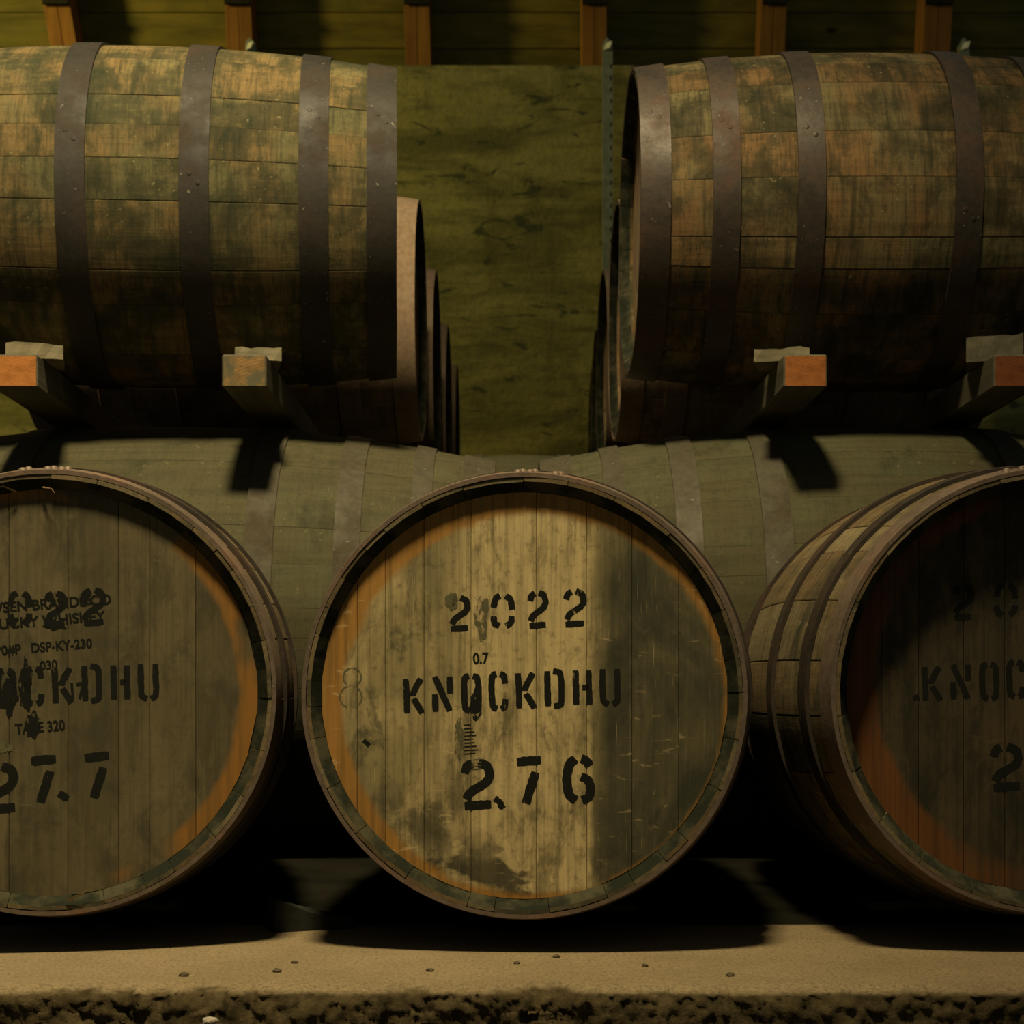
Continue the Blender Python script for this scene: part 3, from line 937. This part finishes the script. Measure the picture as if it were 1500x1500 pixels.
# torn splinters on the rim of the left cask
def splinter(parent, az, pts, w):
    v, f = [], []
    n = len(pts)
    for i, (x, y, z) in enumerate(pts):
        q = w * (1 - 0.85 * i / (n - 1))
        v += [(x - q, y, z), (x, y - q * .6, z + q * .5), (x + q, y, z), (x, y + q * .4, z - q * .5)]
    for i in range(n - 1):
        a = i * 4
        for j in range(4):
            k = (j + 1) % 4
            f.append((a + j, a + k, a + 4 + k, a + 4 + j))
    f += [(3, 2, 1, 0), (n * 4 - 4, n * 4 - 3, n * 4 - 2, n * 4 - 1)]
    return link('splinter', v, f, M['splinter'], parent, (0, 0, az))
splinter(left, FRb, [(0.022, -0.446, -0.271), (0.038, -0.449, -0.264), (0.052, -0.448, -0.256)], 0.004)
splinter(left, FRb, [(-0.045, -0.44, 0.262), (-0.06, -0.447, 0.268), (-0.072, -0.446, 0.264)], 0.0025)
splinter(left, FRb, [(-0.01, -0.44, 0.268), (0.0, -0.447, 0.266), (0.005, -0.446, 0.260)], 0.0025)

# ---- butts lying sideways behind the front row
BL, BRb, BRe = 0.70, 0.4515, 0.374
def butt(x, y, label, seed, L=BL, Rb=BRb, Re=BRe, hoops=None, rz=0.0):
    # local +Y points to world +X
    hp = hoops or [(-0.70, -0.635), (-0.575, -0.535), (-0.44, -0.39), (-0.275, -0.22), (0.22, 0.275), (0.39, 0.44), (0.535, 0.575), (0.635, 0.70)]
    return make_cask('sherry_butt', label, 'large dusty butts lying sideways', (x, y, 0), R(-90) + rz, L, Rb, Re, 0.032, 34, hp,
                     M['stave_butt'], M['hoop_butt'], M['head_plain'], seed, recess=0.05, ny=18, roll=0.07 * seed, dr=0.0004, seg=96, gapw=0.0002, ch=0.0006)
butt(-0.727, 3.49, 'large dusty grey butt lying sideways behind cask 277', 21)
butt(0.765, 3.49, 'large dusty grey butt lying sideways, paler seams, behind the dim front cask', 22)
butt(0.03, 4.46, 'short round puncheon lying sideways, only its top seen between the two dusty butts', 23, L=0.43, Rb=0.49, Re=0.42,
     hoops=[(-0.43, -0.38), (-0.27, -0.23), (-0.14, -0.10), (0.10, 0.14), (0.23, 0.27), (0.38, 0.43)])

# ---- runners and chocks
def runner(px0, px1, y0, z0, th, rz, label, mend, length=3.7):
    s = 2358 / y0
    x0 = (px0 - 745) / s; x1 = (px1 - 745) / s
    w = x1 - x0
    v, f = box_data(0, length / 2, th / 2, w, length, th, 0.003)
    me_f = []
    o = link('timber_runner', v, f, [M['beam'], mend], None, ((x0 + x1) / 2, y0, z0))
    for p in o.data.polygons:
        if p.normal.y < -0.9:
            p.material_index = 1
    o.rotation_euler = (0, 0, rz)
    return tag(o, label, 'timber', 'runners carrying the upper casks')
BZ = 0.908
BT = 0.062
runner(-13, 55, 3.02, BZ, BT, R(2.0), 'timber runner with bright orange sawn end under the warm-toned upper cask', M['beam_end'])
runner(325, 390, 3.02, BZ, BT, R(0.5), 'timber runner with greyed sawn end under the warm-toned upper cask', M['beam_end_grey'])
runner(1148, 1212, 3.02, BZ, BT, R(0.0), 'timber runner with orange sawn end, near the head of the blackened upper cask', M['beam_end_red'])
runner(1456, 1522, 3.02, BZ, BT, R(-0.5), 'timber runner with red sawn end painted dimmer, far from the head of the blackened upper cask', M['beam_end_dim'])

def chock(x, y, z, rz, label, w=0.10, l=0.16, h=0.042, seed=1, group='wooden chocks on the runners', mat=None):
    rng = random.Random(seed)
    j = lambda: rng.uniform(-.003, .003)
    # thick end towards the aisle, sloping to the cask
    nx = 6
    v, f = [], []
    for i in range(nx + 1):
        x_ = -w / 2 + w * i / nx
        v += [(x_, j(), 0), (x_, 0.004 + j(), h + j()), (x_, l * .45 + j(), h * .62 + j()), (x_, l, 0.012), (x_, l, 0)]
    for i in range(nx):
        a, b = i * 5, i * 5 + 5
        for k in range(5):
            m = (k + 1) % 5
            f.append((a + k, b + k, b + m, a + m))
    f += [(0, 1, 2, 3, 4), tuple(reversed(range(nx * 5, nx * 5 + 5)))]
    o = link('wooden_chock', v, f, mat or M['chock'], None, (x, y, z))
    o.rotation_euler = (0, 0, rz)
    return tag(o, label, 'chock', group)
CZ = BZ + BT
chock(-0.900, 3.055, CZ, R(14), 'pale wedge chock on the runner with the bright orange end', 0.105, 0.11, 0.028, 3)
chock(-0.478, 3.075, CZ, R(12), 'grey wedge chock on the runner with the greyed end', 0.088, 0.10, 0.024, 4)
chock(0.522, 3.08, CZ, R(-14), 'grey wedge chock on the orange-ended runner near the blackened cask head', 0.105, 0.10, 0.024, 5)
chock(0.93, 3.08, CZ, R(-16), 'dark wedge chock on the red ended runner painted dimmer', 0.105, 0.10, 0.048, 6, mat=M['beam'])
chock(-0.345, 2.31, 0.0, R(-70), 'wedge chock in painted shade on the platform between casks 277 and 276', 0.07, 0.12, 0.045, 8, 'chocks on the platform', M['chock_shade'])

# ---- upper casks on the runners
UZ = BZ + BT + 0.004
URb, URe = 0.343, 0.309
def upper(x, y, rz, label, L, hoops, ms, mh, mhead, seed, group, roll=0.0, flip=False):
    rr = random.Random(seed)
    rv = []
    if seed < 40:                                 # riveted lap of each hoop, facing the aisle
        for (h0, h1) in hoops:
            a = R(rr.uniform(60, 105)); hm = (h0 + h1) / 2
            rv += [(hm - 0.008, a), (hm + 0.008, a + 0.05)]
    return make_cask('oak_cask', label, group, (x, y, UZ), R(-90) + rz, L, URb, URe, 0.026, 23, hoops, ms, mh, mhead, seed,
                     recess=0.03, ny=16, roll=roll, seg=96, rivets=rv, rsize=(0.0055, 0.0013, 0.005))
def sym(b, q, L, w=0.055):
    return [(-L, -L + 0.058), (-q - w / 2, -q + w / 2), (-b - w / 2, -b + w / 2), (b - w / 2, b + w / 2), (q - w / 2, q + w / 2), (L - 0.058, L)]
# warm-toned cask: its right head lies in the line of sight of the camera
upper(-0.732, 3.365, R(4.0), 'warm brown upper cask with mouldy staves and dark hoops on two runners', 0.497,
      sym(0.115, 0.338, 0.497, 0.056), M['stave_warm'], M['hoop_dark'], M['head_plain'], 31, 'upper casks on the runners', 0.1)
upper(0.727, 3.40, R(0.0), 'blackened upper cask with rust-brown hoops, its pale head edge showing', 0.473,
      sym(0.150, 0.310, 0.473, 0.052), M['stave_dim'], M['hoop_rust'], M['head_plain'], 32, 'upper casks on the runners', 0.33)
def row_label(side, i):
    n = {1: 'second', 2: 'third', 3: 'fourth', 4: 'fifth'}[i]
    return ('%s cask back in the upper row behind the %s cask' % (n, side))
for i, (y, xe) in enumerate([(4.30, -0.233), (5.02, -0.222), (5.78, -0.214), (6.50, -0.205)]):
    upper(xe - 0.50, y, 0.0, row_label('warm brown', i + 1), 0.50, sym(0.13, 0.33, 0.50), M['stave_row'], M['hoop_row'] if i else M['hoop_lit'],
          M['head_plain'], 41 + i, 'upper casks seen edge on in the rows behind', 0.2 * i)
for i, (y, xe) in enumerate([(4.30, 0.285), (5.02, 0.290), (5.80, 0.312), (6.50, 0.335)]):
    upper(xe + 0.47, y, 0.0, row_label('blackened', i + 1), 0.47, sym(0.13, 0.33, 0.47), M['stave_row'], M['hoop_row'] if i else M['hoop_lit'],
          M['head_plain'], 51 + i, 'upper casks seen edge on in the rows behind', 0.15 * i)

# ------------------------------------------------------------------ grit on the platform
def chip(px, py, r, label, mat, seed, cat='pebble', onface=False):
    y = 2358 * CAM_H / (py - 1000)
    x = (px - 745) * y / 2358
    z = 0.0
    if onface:
        y = 1.785; z = CAM_H - (py - 1000) * y / 2358; x = (px - 745) * y / 2358
    import bmesh
    bm = bmesh.new()
    bmesh.ops.create_icosphere(bm, subdivisions=2, radius=1.0)
    for w in bm.verts:
        q = 1 + 0.35 * mnoise.noise(w.co * 1.7 + Vector((seed, seed * 2, 0)))
        w.co = Vector((w.co.x * r * 1.5, w.co.y * r * 1.1, w.co.z * r * 0.8)) * q
    bm.verts.index_update()
    v = [tuple(w.co) for w in bm.verts]; f = [tuple(w.index for w in p.verts) for p in bm.faces]
    bm.free()
    o = link('grit_chip', v, f, mat, None, (x, y, z + r * 0.45), smooth=False)
    return tag(o, label, cat, 'dark grit chips lying on the platform' if not onface else None)
GL = 'small dark grit chip lying on the sandy concrete platform'
for i, (px, py, r) in enumerate([(270, 1430, .0042), (406, 1424, .0038), (432, 1411, .003), (630, 1423, .0034), (815, 1403, .0035), (945, 1416, .003), (1070, 1430, .0036), (757, 1412, .0028)]):
    chip(px, py, r, GL, M['stone'], i + 1.0)
chip(308, 1499, .006, 'pale round pebble stuck in the broken platform face', M['stone_pale'], 20.0, onface=True)
